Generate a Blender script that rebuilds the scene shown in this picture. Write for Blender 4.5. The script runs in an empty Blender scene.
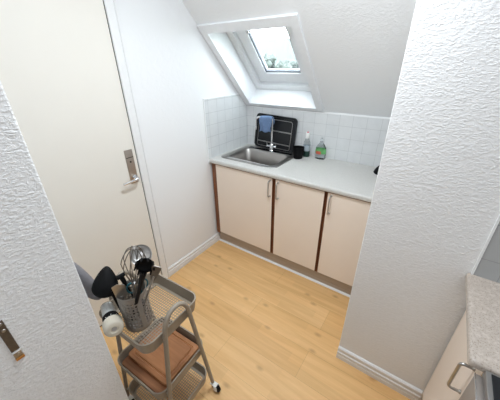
import bpy, bmesh, math, random
from mathutils import Vector, Matrix
random.seed(7)
PI = math.pi
SC = bpy.context.scene
COL = SC.collection

# ------------------------------------------------------------------ camera
CAM_POS = Vector((1.6118, -2.2366, 1.6533))
YAW, PITCH, ROLL, FPX = 0.6179, 0.4766, -0.0118, 265.8
d_ = Vector((-math.sin(YAW)*math.cos(PITCH), math.cos(YAW)*math.cos(PITCH), -math.sin(PITCH)))
r0 = d_.cross(Vector((0, 0, 1))).normalized()
u0 = r0.cross(d_)
r_ = math.cos(ROLL)*r0 + math.sin(ROLL)*u0
u_ = -math.sin(ROLL)*r0 + math.cos(ROLL)*u0
cam_data = bpy.data.cameras.new('camera')
cam = bpy.data.objects.new('camera', cam_data)
COL.objects.link(cam)
mw = Matrix((r_, u_, -d_)).transposed().to_4x4()
mw.translation = CAM_POS
cam.matrix_world = mw
cam_data.sensor_width = 36
cam_data.lens = FPX/500*36
cam_data.clip_start = 0.02
SC.camera = cam

# ------------------------------------------------------------------ world, lights, exposure
world = bpy.data.worlds.new('overcast_sky')
SC.world = world
world.use_nodes = True
bg = world.node_tree.nodes['Background']
bg.inputs[0].default_value = (0.86, 0.94, 1.0, 1)
bg.inputs[1].default_value = 11.0

def area_light(name, loc, target, size, power, color, size_y=None):
    l = bpy.data.lights.new(name, 'AREA')
    l.energy = power
    l.color = color
    l.size = size
    if size_y:
        l.shape = 'RECTANGLE'
        l.size_y = size_y
    o = bpy.data.objects.new(name, l)
    o.location = loc
    o.rotation_euler = (Vector(target)-Vector(loc)).to_track_quat('-Z', 'Y').to_euler()
    COL.objects.link(o)
    return o
area_light('ceiling_lamp_light', (1.06, -1.42, 2.37), (1.06, -1.42, 0), 0.25, 20.5, (0.86, 0.935, 1.0))
area_light('rear_fill_light', (2.0, -3.0, 1.95), (0.9, -0.6, 0.7), 0.6, 5.5, (0.88, 0.94, 1.0), 0.6)  # added fill from behind the camera, brightens slope and cabinet fronts
SC.view_settings.view_transform = 'Standard'
SC.view_settings.look = 'None'
SC.view_settings.gamma = 1
SC.view_settings.use_curve_mapping = False
SC.view_settings.exposure = 0.12

# ------------------------------------------------------------------ materials
def nodes_of(name):
    m = bpy.data.materials.new(name)
    m.use_nodes = True
    nt = m.node_tree
    return m, nt, nt.nodes['Principled BSDF']

def N(nt, kind, **kw):
    n = nt.nodes.new(kind)
    for k, v in kw.items():
        if k.startswith('i_'):
            key = k[2:]
            key = int(key) if key.isdigit() else key.replace('_', ' ')
            n.inputs[key].default_value = v
        else:
            setattr(n, k, v)
    return n

def plain(name, rgb, rough=0.5, metal=0.0, var=0.04, scale=30, bump=0.0, bscale=200, spec=0.5, **extra):
    """solid colour with a faint procedural variation"""
    m, nt, b = nodes_of(name)
    tc = N(nt, 'ShaderNodeTexCoord')
    no = N(nt, 'ShaderNodeTexNoise', i_Scale=scale, i_Detail=3.0)
    nt.links.new(tc.outputs['Object'], no.inputs['Vector'])
    mx = N(nt, 'ShaderNodeMix', data_type='RGBA')
    nt.links.new(no.outputs['Fac'], mx.inputs[0])
    mx.inputs[6].default_value = tuple(c*(1-var) for c in rgb)+(1,)
    mx.inputs[7].default_value = tuple(min(1, c*(1+var)) for c in rgb)+(1,)
    nt.links.new(mx.outputs[2], b.inputs['Base Color'])
    b.inputs['Roughness'].default_value = rough
    b.inputs['Metallic'].default_value = metal
    b.inputs['Specular IOR Level'].default_value = spec
    for k, v in extra.items():
        b.inputs[k.replace('_', ' ')].default_value = v
    if bump:
        n2 = N(nt, 'ShaderNodeTexNoise', i_Scale=bscale, i_Detail=4.0)
        nt.links.new(tc.outputs['Object'], n2.inputs['Vector'])
        bp = N(nt, 'ShaderNodeBump', i_Strength=bump, i_Distance=0.004)
        nt.links.new(n2.outputs['Fac'], bp.inputs['Height'])
        nt.links.new(bp.outputs['Normal'], b.inputs['Normal'])
    return m

def plaster(name, rgb, strength=0.6, scale=(45, 45, 75), dist=0.004):
    """painted textured wallpaper: small irregular sideways ridges"""
    m, nt, b = nodes_of(name)
    tc = N(nt, 'ShaderNodeTexCoord')
    mp = N(nt, 'ShaderNodeMapping')
    mp.inputs['Scale'].default_value = scale
    nt.links.new(tc.outputs['Object'], mp.inputs['Vector'])
    n1 = N(nt, 'ShaderNodeTexNoise', i_Scale=1.0, i_Detail=3.0, i_Roughness=0.55, i_Distortion=0.6)
    nt.links.new(mp.outputs[0], n1.inputs['Vector'])
    rp = N(nt, 'ShaderNodeValToRGB')
    rp.color_ramp.elements[0].position = 0.42
    rp.color_ramp.elements[1].position = 0.68
    nt.links.new(n1.outputs['Fac'], rp.inputs[0])
    bp = N(nt, 'ShaderNodeBump', i_Strength=strength, i_Distance=dist)
    nt.links.new(rp.outputs[0], bp.inputs['Height'])
    nt.links.new(bp.outputs['Normal'], b.inputs['Normal'])
    b.inputs['Base Color'].default_value = rgb+(1,)
    b.inputs['Roughness'].default_value = 0.75
    b.inputs['Specular IOR Level'].default_value = 0.3
    return m

def tiles(name, axis, bw=0.1065, rh=0.0985, loc=(-0.079, -0.891+0.9850*2, 0), tone=1.0):
    m, nt, b = nodes_of(name)
    tc = N(nt, 'ShaderNodeTexCoord')
    sx = N(nt, 'ShaderNodeSeparateXYZ')
    nt.links.new(tc.outputs['Object'], sx.inputs[0])
    cx = N(nt, 'ShaderNodeCombineXYZ')
    nt.links.new(sx.outputs[axis], cx.inputs[0])
    nt.links.new(sx.outputs[2], cx.inputs[1])
    mp = N(nt, 'ShaderNodeMapping')
    mp.inputs['Location'].default_value = loc
    nt.links.new(cx.outputs[0], mp.inputs['Vector'])
    br = N(nt, 'ShaderNodeTexBrick', offset=0.0, squash=1.0, i_Scale=1.0)
    br.inputs['Brick Width'].default_value = bw
    br.inputs['Row Height'].default_value = rh
    br.inputs['Mortar Size'].default_value = 0.0016
    br.inputs['Mortar Smooth'].default_value = 0.4
    br.inputs['Color1'].default_value = (0.76*tone, 0.77*tone, 0.77*tone, 1)
    br.inputs['Color2'].default_value = (0.72*tone, 0.735*tone, 0.74*tone, 1)
    br.inputs['Mortar'].default_value = (0.55*tone, 0.56*tone, 0.565*tone, 1)
    nt.links.new(mp.outputs[0], br.inputs['Vector'])
    no = N(nt, 'ShaderNodeTexNoise', i_Scale=14.0, i_Detail=4.0)
    nt.links.new(tc.outputs['Object'], no.inputs['Vector'])
    mx = N(nt, 'ShaderNodeMix', data_type='RGBA', blend_type='MULTIPLY')
    mx.inputs[0].default_value = 0.15
    nt.links.new(br.outputs['Color'], mx.inputs[6])
    nt.links.new(no.outputs['Fac'], mx.inputs[7])
    nt.links.new(mx.outputs[2], b.inputs['Base Color'])
    inv = N(nt, 'ShaderNodeMath', operation='SUBTRACT')
    inv.inputs[0].default_value = 1
    nt.links.new(br.outputs['Fac'], inv.inputs[1])
    bp = N(nt, 'ShaderNodeBump', i_Strength=0.5, i_Distance=0.002)
    nt.links.new(inv.outputs[0], bp.inputs['Height'])
    nt.links.new(bp.outputs['Normal'], b.inputs['Normal'])
    b.inputs['Roughness'].default_value = 0.25
    return m

def floor_mat():
    m, nt, b = nodes_of('oak_laminate')
    tc = N(nt, 'ShaderNodeTexCoord')
    br = N(nt, 'ShaderNodeTexBrick', offset=0.37, squash=1.0, i_Scale=1.0)
    br.inputs['Brick Width'].default_value = 1.29
    br.inputs['Row Height'].default_value = 0.192
    br.inputs['Mortar Size'].default_value = 0.0009
    br.inputs['Mortar Smooth'].default_value = 0.2
    br.inputs['Color1'].default_value = (0.80, 0.485, 0.205, 1)
    br.inputs['Color2'].default_value = (0.86, 0.55, 0.255, 1)
    br.inputs['Mortar'].default_value = (0.55, 0.32, 0.13, 1)
    nt.links.new(tc.outputs['Object'], br.inputs['Vector'])
    # strips inside the planks
    br2 = N(nt, 'ShaderNodeTexBrick', offset=0.43, squash=1.0, i_Scale=1.0)
    br2.inputs['Brick Width'].default_value = 0.47
    br2.inputs['Row Height'].default_value = 0.064
    br2.inputs['Mortar Size'].default_value = 0.0
    br2.inputs['Color1'].default_value = (0.90, 0.90, 0.90, 1)
    br2.inputs['Color2'].default_value = (1, 1, 1, 1)
    nt.links.new(tc.outputs['Object'], br2.inputs['Vector'])
    mpg = N(nt, 'ShaderNodeMapping')
    mpg.inputs['Scale'].default_value = (1.6, 26, 1)
    nt.links.new(tc.outputs['Object'], mpg.inputs['Vector'])
    g = N(nt, 'ShaderNodeTexNoise', i_Scale=1.0, i_Detail=6.0, i_Roughness=0.6, i_Distortion=0.9)
    nt.links.new(mpg.outputs[0], g.inputs['Vector'])
    rp = N(nt, 'ShaderNodeValToRGB')
    rp.color_ramp.elements[0].position = 0.30
    rp.color_ramp.elements[0].color = (0.80, 0.72, 0.62, 1)
    rp.color_ramp.elements[1].position = 0.62
    rp.color_ramp.elements[1].color = (1, 1, 1, 1)
    nt.links.new(g.outputs['Fac'], rp.inputs[0])
    m1 = N(nt, 'ShaderNodeMix', data_type='RGBA', blend_type='MULTIPLY')
    m1.inputs[0].default_value = 0.75
    nt.links.new(br.outputs['Color'], m1.inputs[6])
    nt.links.new(rp.outputs[0], m1.inputs[7])
    m2 = N(nt, 'ShaderNodeMix', data_type='RGBA', blend_type='MULTIPLY')
    m2.inputs[0].default_value = 0.8
    nt.links.new(m1.outputs[2], m2.inputs[6])
    nt.links.new(br2.outputs['Color'], m2.inputs[7])
    # small knots
    mpk = N(nt, 'ShaderNodeMapping')
    mpk.inputs['Scale'].default_value = (2.6, 4.6, 1)
    nt.links.new(tc.outputs['Object'], mpk.inputs['Vector'])
    vo = N(nt, 'ShaderNodeTexVoronoi', i_Scale=1.0, voronoi_dimensions='2D')
    nt.links.new(mpk.outputs[0], vo.inputs['Vector'])
    kr = N(nt, 'ShaderNodeValToRGB')
    kr.color_ramp.elements[0].position = 0.02
    kr.color_ramp.elements[0].color = (1, 1, 1, 1)
    kr.color_ramp.elements[1].position = 0.085
    kr.color_ramp.elements[1].color = (0, 0, 0, 1)
    nt.links.new(vo.outputs['Distance'], kr.inputs[0])
    km = N(nt, 'ShaderNodeMath', operation='MULTIPLY')
    km.inputs[1].default_value = 0.42
    nt.links.new(kr.outputs[0], km.inputs[0])
    m3 = N(nt, 'ShaderNodeMix', data_type='RGBA')
    nt.links.new(km.outputs[0], m3.inputs[0])
    nt.links.new(m2.outputs[2], m3.inputs[6])
    m3.inputs[7].default_value = (0.30, 0.13, 0.045, 1)
    nt.links.new(m3.outputs[2], b.inputs['Base Color'])
    b.inputs['Roughness'].default_value = 0.42
    b.inputs['Specular IOR Level'].default_value = 0.45
    return m

def speckle(name, base, dark, light, scale=260, th=0.33):
    m, nt, b = nodes_of(name)
    tc = N(nt, 'ShaderNodeTexCoord')
    n1 = N(nt, 'ShaderNodeTexNoise', i_Scale=float(scale), i_Detail=2.0)
    n2 = N(nt, 'ShaderNodeTexNoise', i_Scale=scale*0.35, i_Detail=3.0)
    for n in (n1, n2):
        nt.links.new(tc.outputs['Object'], n.inputs['Vector'])
    r1 = N(nt, 'ShaderNodeValToRGB')
    r1.color_ramp.elements[0].position = th
    r1.color_ramp.elements[0].color = dark+(1,)
    r1.color_ramp.elements[1].position = th+0.1
    r1.color_ramp.elements[1].color = base+(1,)
    nt.links.new(n1.outputs['Fac'], r1.inputs[0])
    m1 = N(nt, 'ShaderNodeMix', data_type='RGBA')
    r2 = N(nt, 'ShaderNodeValToRGB')
    r2.color_ramp.elements[0].position = 0.5
    r2.color_ramp.elements[1].position = 0.7
    nt.links.new(n2.outputs['Fac'], r2.inputs[0])
    nt.links.new(r2.outputs[0], m1.inputs[0])
    nt.links.new(r1.outputs[0], m1.inputs[6])
    m1.inputs[7].default_value = light+(1,)
    nt.links.new(m1.outputs[2], b.inputs['Base Color'])
    b.inputs['Roughness'].default_value = 0.38
    return m

def wood(name, c1, c2, scale=(4, 60, 60), rough=0.5):
    m, nt, b = nodes_of(name)
    tc = N(nt, 'ShaderNodeTexCoord')
    mp = N(nt, 'ShaderNodeMapping')
    mp.inputs['Scale'].default_value = scale
    nt.links.new(tc.outputs['Object'], mp.inputs['Vector'])
    n = N(nt, 'ShaderNodeTexNoise', i_Scale=1.0, i_Detail=5.0, i_Distortion=0.8)
    nt.links.new(mp.outputs[0], n.inputs['Vector'])
    r = N(nt, 'ShaderNodeValToRGB')
    r.color_ramp.elements[0].position = 0.3
    r.color_ramp.elements[0].color = c1+(1,)
    r.color_ramp.elements[1].position = 0.7
    r.color_ramp.elements[1].color = c2+(1,)
    nt.links.new(n.outputs['Fac'], r.inputs[0])
    nt.links.new(r.outputs[0], b.inputs['Base Color'])
    b.inputs['Roughness'].default_value = rough
    return m

def glassy(name, rgb=(1, 1, 1), rough=0.02, ior=1.45, streak=0.0):
    m, nt, b = nodes_of(name)
    b.inputs['Base Color'].default_value = rgb+(1,)
    b.inputs['Transmission Weight'].default_value = 1.0
    b.inputs['Roughness'].default_value = rough
    b.inputs['IOR'].default_value = ior
    tc = N(nt, 'ShaderNodeTexCoord')
    mp = N(nt, 'ShaderNodeMapping')
    mp.inputs['Scale'].default_value = (60, 5, 5)
    nt.links.new(tc.outputs['Object'], mp.inputs['Vector'])
    n = N(nt, 'ShaderNodeTexNoise', i_Scale=1.0, i_Detail=2.0)
    nt.links.new(mp.outputs[0], n.inputs['Vector'])
    bp = N(nt, 'ShaderNodeBump', i_Strength=streak, i_Distance=0.004)
    nt.links.new(n.outputs['Fac'], bp.inputs['Height'])
    nt.links.new(bp.outputs['Normal'], b.inputs['Normal'])
    return m

M = {}
M['wall'] = plaster('white_wall_paint', (0.82, 0.825, 0.83), 0.15, (30, 30, 30), 0.002)
M['rough_wall'] = plaster('white_textured_wallpaper', (0.82, 0.82, 0.82), 0.42, (75, 75, 140), 0.004)
M['slope'] = plaster('white_textured_slope', (0.86, 0.87, 0.875), 0.22, (60, 90, 90), 0.003)
M['ceiling'] = plain('white_ceiling_paint', (0.85, 0.85, 0.85), 0.8)
M['trim'] = plain('white_trim_paint', (0.80, 0.80, 0.80), 0.4)
M['window_white'] = plain('white_window_paint', (0.86, 0.875, 0.89), 0.35)
M['door'] = plain('off_white_door_paint', (0.80, 0.765, 0.70), 0.4, var=0.015, scale=6)
M['tile_x'] = tiles('white_tiles_along_x', 0)
M['tile_y'] = tiles('white_tiles_along_y', 1)
M['tile_grey'] = tiles('grey_tiles', 0, 0.15, 0.15, (-1.79+1.5*2, -0.982+1.5, 0), 0.62)
M['tile_edge'] = plain('white_tile_trim', (0.85, 0.86, 0.86), 0.3)
M['floor'] = floor_mat()
M['cream'] = plain('cream_laminate', (0.84, 0.725, 0.62), 0.42, var=0.015, scale=8)
M['brown_edge'] = wood('dark_brown_wood_edge', (0.11, 0.036, 0.014), (0.24, 0.085, 0.032), (60, 60, 4))
M['plinth'] = wood('taupe_plinth_wood', (0.39, 0.315, 0.25), (0.48, 0.40, 0.325), (4, 60, 60))
M['worktop'] = speckle('pale_grey_speckled_laminate', (0.565, 0.55, 0.52), (0.455, 0.44, 0.41), (0.61, 0.595, 0.565))
M['worktop2'] = speckle('beige_speckled_laminate', (0.46, 0.395, 0.34), (0.31, 0.25, 0.21), (0.54, 0.475, 0.42), 230, 0.36)
M['steel'] = plain('brushed_stainless_steel', (0.50, 0.49, 0.48), 0.30, 1.0, bump=0.03, bscale=400)
M['sink_steel'] = plain('sink_stainless_steel', (0.42, 0.40, 0.38), 0.34, 1.0, bump=0.02, bscale=300)
M['chrome'] = plain('chrome', (0.75, 0.76, 0.78), 0.12, 1.0)
M['brass'] = plain('brass', (0.65, 0.36, 0.13), 0.35, 1.0)
M['old_steel'] = plain('worn_steel', (0.20, 0.185, 0.17), 0.45, 1.0, var=0.2, scale=80)
M['dark'] = plain('dark_gap', (0.02, 0.015, 0.012), 0.8)
M['black'] = plain('black_plastic', (0.005, 0.005, 0.0055), 0.55, spec=0.12)
M['black_enamel'] = plain('black_tray_plastic', (0.014, 0.015, 0.017), 0.4, spec=0.3)
M['blue_cloth'] = plain('blue_cloth', (0.13, 0.20, 0.34), 0.9, var=0.25, scale=60, bump=0.5, bscale=600)
M['clear'] = glassy('clear_plastic', (0.95, 0.98, 1.0), 0.05, 1.25)
def thin_pane(name):
    m, nt, b = nodes_of(name)
    nt.nodes.remove(b)
    out = nt.nodes['Material Output']
    tr = N(nt, 'ShaderNodeBsdfTransparent')
    tr.inputs[0].default_value = (0.95, 0.97, 0.97, 1)
    gl = N(nt, 'ShaderNodeBsdfGlossy')
    gl.inputs['Roughness'].default_value = 0.02
    mx = N(nt, 'ShaderNodeMixShader')
    mx.inputs[0].default_value = 0.06
    nt.links.new(tr.outputs[0], mx.inputs[1])
    nt.links.new(gl.outputs[0], mx.inputs[2])
    nt.links.new(mx.outputs[0], out.inputs['Surface'])
    return m
M['pane'] = thin_pane('window_glass')
M['red'] = plain('red_plastic', (0.55, 0.03, 0.06), 0.4)
M['white_plastic'] = plain('white_plastic', (0.82, 0.81, 0.78), 0.4)
M['cream_plastic'] = plain('ivory_plastic', (0.72, 0.66, 0.55), 0.4)
M['grey_plastic'] = plain('grey_plastic', (0.42, 0.40, 0.38), 0.5)
M['green'] = plain('green_label', (0.12, 0.38, 0.12), 0.4)
M['redlabel'] = plain('red_label', (0.55, 0.10, 0.06), 0.4)
M['dark_green'] = plain('dark_green_label', (0.01, 0.06, 0.04), 0.4)
M['cart'] = plain('grey_beige_powder_coat', (0.31, 0.262, 0.205), 0.45)
M['board'] = wood('warm_brown_board', (0.32, 0.125, 0.045), (0.44, 0.19, 0.073), (4, 55, 55))
M['board_dark'] = wood('dark_brown_board', (0.26, 0.10, 0.04), (0.40, 0.17, 0.07), (4, 55, 55))
M['teal'] = plain('teal_plastic', (0.008, 0.085, 0.11), 0.35)
M['grey_cloth'] = plain('grey_fabric', (0.20, 0.19, 0.20), 0.9, var=0.15, scale=90, bump=0.3, bscale=500)
M['leaf'] = plain('tree_leaves', (0.100, 0.114, 0.105), 0.8, var=0.1, scale=3)
M['bark'] = plain('tree_bark', (0.25, 0.2, 0.15), 0.9)
M['roof'] = plain('pale_roof_tiles', (0.075, 0.085, 0.080), 0.8)
M['plaster_out'] = plain('pale_render', (0.105, 0.115, 0.11), 0.9)
M['dark_glass'] = plain('dark_window', (0.10, 0.13, 0.14), 0.1)
M['grass'] = plain('lawn', (0.12, 0.2, 0.07), 0.95, var=0.3, scale=2)

# ------------------------------------------------------------------ mesh helpers
def finish(name, bm, mat, parent=None, smooth=None, loc=None):
    me = bpy.data.meshes.new(name)
    bmesh.ops.recalc_face_normals(bm, faces=bm.faces)
    bm.to_mesh(me)
    bm.free()
    mats = mat if isinstance(mat, (list, tuple)) else [mat]
    for x in mats:
        me.materials.append(x)
    if smooth is not None:
        for p in me.polygons:
            p.use_smooth = True
        me.set_sharp_from_angle(angle=math.radians(smooth))
    o = bpy.data.objects.new(name, me)
    COL.objects.link(o)
    if parent:
        o.parent = parent
    if loc is not None:
        o.location = loc
    return o

def tag(o, label, cat=None, group=None, kind=None):
    o['label'] = label
    if cat: o['category'] = cat
    if group: o['group'] = group
    if kind: o['kind'] = kind
    return o

def empty(name, loc, rz=0):
    o = bpy.data.objects.new(name, None)
    o.empty_display_size = 0.05
    o.location = loc
    o.rotation_euler = (0, 0, rz)
    COL.objects.link(o)
    return o

def box(bm, x0, x1, y0, y1, z0, z1, bev=0.0, seg=2, mi=0, mat=None):
    vs = [bm.verts.new(v) for v in ((x0, y0, z0), (x1, y0, z0), (x1, y1, z0), (x0, y1, z0), (x0, y0, z1), (x1, y0, z1), (x1, y1, z1), (x0, y1, z1))]
    fs = [bm.faces.new([vs[i] for i in f]) for f in ((0, 3, 2, 1), (4, 5, 6, 7), (0, 1, 5, 4), (1, 2, 6, 5), (2, 3, 7, 6), (3, 0, 4, 7))]
    for f in fs: f.material_index = mi
    if mat is not None:
        for v in vs: v.co = mat @ v.co
    if bev > 0:
        es = list({e for f in fs for e in f.edges})
        r = bmesh.ops.bevel(bm, geom=es, offset=bev, segments=seg, affect='EDGES', profile=0.5)
        for f in r['faces']: f.material_index = mi
    return vs

def tube(bm, pts, r, seg=10, closed=False, caps=True, mi=0):
    pts = [Vector(p) for p in pts]
    n = len(pts)
    rs = r if isinstance(r, (list, tuple)) else [r]*n
    tans = []
    for i in range(n):
        if closed:
            t = pts[(i+1) % n]-pts[(i-1) % n]
        else:
            t = pts[min(i+1, n-1)]-pts[max(i-1, 0)]
        tans.append(t.normalized())
    ref = Vector((0, 0, 1)) if abs(tans[0].z) < 0.9 else Vector((1, 0, 0))
    nrm = (ref-tans[0]*ref.dot(tans[0])).normalized()
    rings = []
    for i in range(n):
        t = tans[i]
        nrm = (nrm-t*nrm.dot(t))
        nrm.normalize()
        b = t.cross(nrm)
        rings.append([bm.verts.new(pts[i]+rs[i]*(math.cos(2*PI*k/seg)*nrm+math.sin(2*PI*k/seg)*b)) for k in range(seg)])
    for i in range(n if closed else n-1):
        a, b = rings[i], rings[(i+1) % n]
        for k in range(seg):
            bm.faces.new((a[k], a[(k+1) % seg], b[(k+1) % seg], b[k])).material_index = mi
    if caps and not closed:
        bm.faces.new(rings[0][::-1]).material_index = mi
        bm.faces.new(rings[-1]).material_index = mi
    return rings

def lathe(bm, prof, seg=28, M4=None, mi=0, cap0=True, cap1=True):
    rings = []
    for (r, z) in prof:
        rings.append([bm.verts.new((r*math.cos(2*PI*k/seg), r*math.sin(2*PI*k/seg), z)) for k in range(seg)])
    for a, b in zip(rings, rings[1:]):
        for k in range(seg):
            bm.faces.new((a[k], a[(k+1) % seg], b[(k+1) % seg], b[k])).material_index = mi
    if cap0 and prof[0][0] > 1e-6: bm.faces.new(rings[0][::-1]).material_index = mi
    if cap1 and prof[-1][0] > 1e-6: bm.faces.new(rings[-1]).material_index = mi
    if M4 is not None:
        for rg in rings:
            for v in rg: v.co = M4 @ v.co
    return rings

def frame_to(p, axis):
    """matrix whose local z runs along axis, origin at p"""
    q = Vector(axis).normalized().to_track_quat('Z', 'Y')
    m = q.to_matrix().to_4x4()
    m.translation = Vector(p)
    return m

def rrect(hx, hy, r, seg=6):
    out = []
    for (cx, cy, a0) in ((hx-r, hy-r, 0), (-hx+r, hy-r, PI/2), (-hx+r, -hy+r, PI), (hx-r, -hy+r, 3*PI/2)):
        for k in range(seg+1):
            a = a0+PI/2*k/seg
            out.append((cx+r*math.cos(a), cy+r*math.sin(a)))
    return out

def loft(bm, loops, mi=0, cap0=False, cap1=False):
    rings = [[bm.verts.new(p) for p in l] for l in loops]
    n = len(rings[0])
    for a, b in zip(rings, rings[1:]):
        for k in range(n):
            bm.faces.new((a[k], a[(k+1) % n], b[(k+1) % n], b[k])).material_index = mi
    if cap0: bm.faces.new(rings[0][::-1]).material_index = mi
    if cap1: bm.faces.new(rings[-1]).material_index = mi
    return rings

def quad(bm, pts, mi=0):
    f = bm.faces.new([bm.verts.new(p) for p in pts])
    f.material_index = mi
    return f

# ------------------------------------------------------------------ room shell
CEIL = 2.40
SLZ = 1.285      # height where the slope meets the back wall
SK = 1.027
S = 1/math.sqrt(1+SK*SK)
XR = 2.50        # right wall
XP = 1.4466      # left edge of the white block
YP = -1.0734     # its face
YB = -4.2
Y_CE = -(CEIL-SLZ)/SK

def SP(x, u, off=0.0):
    """a point on the sloped ceiling: x, distance up the slope, distance outwards"""
    return Vector((x, -S*u+SK*S*off, SLZ+SK*S*u+S*off))

bm = bmesh.new()
box(bm, -0.02, XR+0.02, YB-0.02, 0.02, -0.05, 0)
tag(finish('floor', bm, M['floor']), 'light oak laminate floor with small knots', 'floor', kind='structure')

bm = bmesh.new()
box(bm, -0.1, 0, YB-0.1, 0.1, 0, CEIL)
tag(finish('wall_left', bm, M['wall']), 'smooth white wall holding the door, left of the sink', 'wall', kind='structure')

bm = bmesh.new()
box(bm, 0, XP+0.05, 0, 0.1, 0, SLZ)
wb = tag(finish('wall_back', bm, M['wall']), 'low tiled wall behind the sink under the slope', 'wall', kind='structure')

bm = bmesh.new()
box(bm, XP, XR+0.1, YP, 0.1, 0, CEIL, bev=0.003, seg=1)
tag(finish('wall_block', bm, M['rough_wall']), 'big white textured wall block right of the sink worktop', 'wall', kind='structure')

bm = bmesh.new()
box(bm, XR, XR+0.1, YB, YP, 0, CEIL)
tag(finish('wall_right', bm, M['wall']), 'white wall behind the right-hand worktop', 'wall', kind='structure')
bm = bmesh.new()
box(bm, -0.1, XR+0.1, YB-0.1, YB, 0, CEIL)
tag(finish('wall_rear', bm, M['wall']), 'white wall behind the photographer', 'wall', kind='structure')

bm = bmesh.new()
box(bm, 0.0, 0.842, -2.36, -2.04, 0, CEIL, bev=0.004, seg=2)
tag(finish('wall_doorway', bm, M['rough_wall']), 'textured white wall end with a metal strike plate, nearest on the left', 'wall', kind='structure')

bm = bmesh.new()
box(bm, -0.1, XR+0.1, YB-0.1, Y_CE, CEIL, CEIL+0.1)
tag(finish('ceiling', bm, M['ceiling']), 'flat white ceiling above the sloped part', 'ceiling', kind='structure')

# sloped ceiling with the skylight opening
OX0, OX1, OU0, OU1 = 0.067, 0.725, 0.055, 0.790
UT = (CEIL-SLZ)/(SK*S)
bm = bmesh.new()
xs = [-0.02, OX0-0.0125, OX1+0.0125, XP+0.05]
us = [-0.10, OU0-0.0125, OU1+0.0125, UT+0.05]
TH = 0.06
for off in (0.0, TH):
    for i in range(3):
        for j in range(3):
            if i == 1 and j == 1: continue
            quad(bm, [SP(xs[i], us[j], off), SP(xs[i+1], us[j], off), SP(xs[i+1], us[j+1], off), SP(xs[i], us[j+1], off)])
for a, b in (((xs[1], us[1]), (xs[2], us[1])), ((xs[2], us[1]), (xs[2], us[2])), ((xs[2], us[2]), (xs[1], us[2])), ((xs[1], us[2]), (xs[1], us[1])),
             ((xs[0], us[0]), (xs[3], us[0])), ((xs[3], us[0]), (xs[3], us[3])), ((xs[3], us[3]), (xs[0], us[3])), ((xs[0], us[3]), (xs[0], us[0]))):
    quad(bm, [SP(*a, 0), SP(*b, 0), SP(*b, TH), SP(*a, TH)])
bmesh.ops.remove_doubles(bm, verts=bm.verts, dist=1e-5)
tag(finish('ceiling_slope', bm, M['slope']), 'sloped white attic ceiling with the skylight in it', 'ceiling', kind='structure')

# ------------------------------------------------------------------ skylight
def ring_frame(bm, x0, x1, u0_, u1_, w, o0, o1, wt=None, wb_=None):
    """a mitred rectangular frame on the slope; w is its bar width, o0..o1 its depth"""
    wt = w if wt is None else wt
    wb_ = w if wb_ is None else wb_
    out = [(x0, u0_), (x1, u0_), (x1, u1_), (x0, u1_)]
    inn = [(x0+w, u0_+wb_), (x1-w, u0_+wb_), (x1-w, u1_-wt), (x0+w, u1_-wt)]
    loops = []
    for (l, o) in ((out, o0), (inn, o0), (inn, o1), (out, o1)):
        loops.append([bm.verts.new(SP(p[0], p[1], o)) for p in l])
    for a in range(4):
        A, B = loops[a], loops[(a+1) % 4]
        for k in range(4):
            bm.faces.new((A[k], A[(k+1) % 4], B[(k+1) % 4], B[k]))

win = empty('window_1', SP(0.396, 0.42, 0.0))
tag(win, 'white roof skylight in the sloped ceiling above the sink', 'window', kind='structure')
def wfinish(name, bm, mat, parent, smooth=None):
    o = finish(name, bm, mat, parent, smooth)
    o.matrix_parent_inverse = Matrix.Identity(4)
    base = win.location
    for v in o.data.vertices: v.co -= base
    return o
bm = bmesh.new()
ring_frame(bm, OX0-0.012, OX1+0.012, OU0-0.012, OU1+0.012, 0.012, -0.002, 0.15)
wfinish('reveal_lining', bm, M['window_white'], win)
bm = bmesh.new()
ring_frame(bm, OX0-0.060, OX1+0.068, OU0-0.036, OU1+0.068, 0.058, -0.016, 0.0, 0.066, 0.034)
o = wfinish('window_architrave', bm, M['window_white'], win)
bm = bmesh.new()
ring_frame(bm, OX0-0.03, OX1+0.03, OU0-0.03, OU1+0.03, 0.085, 0.152, 0.24)
wfinish('window_frame', bm, M['window_white'], win)
bm = bmesh.new()
SX0, SX1, SU0, SU1 = OX0+0.060, OX1-0.060, OU0+0.060, OU1-0.060
ring_frame(bm, SX0, SX1, SU0, SU1, 0.098, 0.182, 0.235, 0.075, 0.105)
sash = wfinish('sash', bm, M['window_white'], win)
GX0, GX1, GU0, GU1 = SX0+0.098, SX1-0.098, SU0+0.105, SU1-0.075
bm = bmesh.new()
ring_frame(bm, GX0-0.001, GX1+0.001, GU0-0.001, GU1+0.001, 0.011, 0.193, 0.212)
wfinish('gasket', bm, plain('grey_gasket', (0.10, 0.11, 0.13), 0.6), sash)
bm = bmesh.new()
for off in (0.206, 0.212):
    quad(bm, [SP(GX0, GU0, off), SP(GX1, GU0, off), SP(GX1, GU1, off), SP(GX0, GU1, off)])
bmesh.ops.holes_fill(bm, edges=bm.edges)
e = list(bm.edges)
wfinish('pane', bm, M['pane'], sash)
bm = bmesh.new()
for sx in (GX0+0.006, GX1-0.006):
    tube(bm, [SP(sx, GU1-0.05, 0.19), SP(sx, GU1-0.02, 0.19)], 0.006, 8)
wfinish('sash_clip', bm, M['chrome'], sash)

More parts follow.
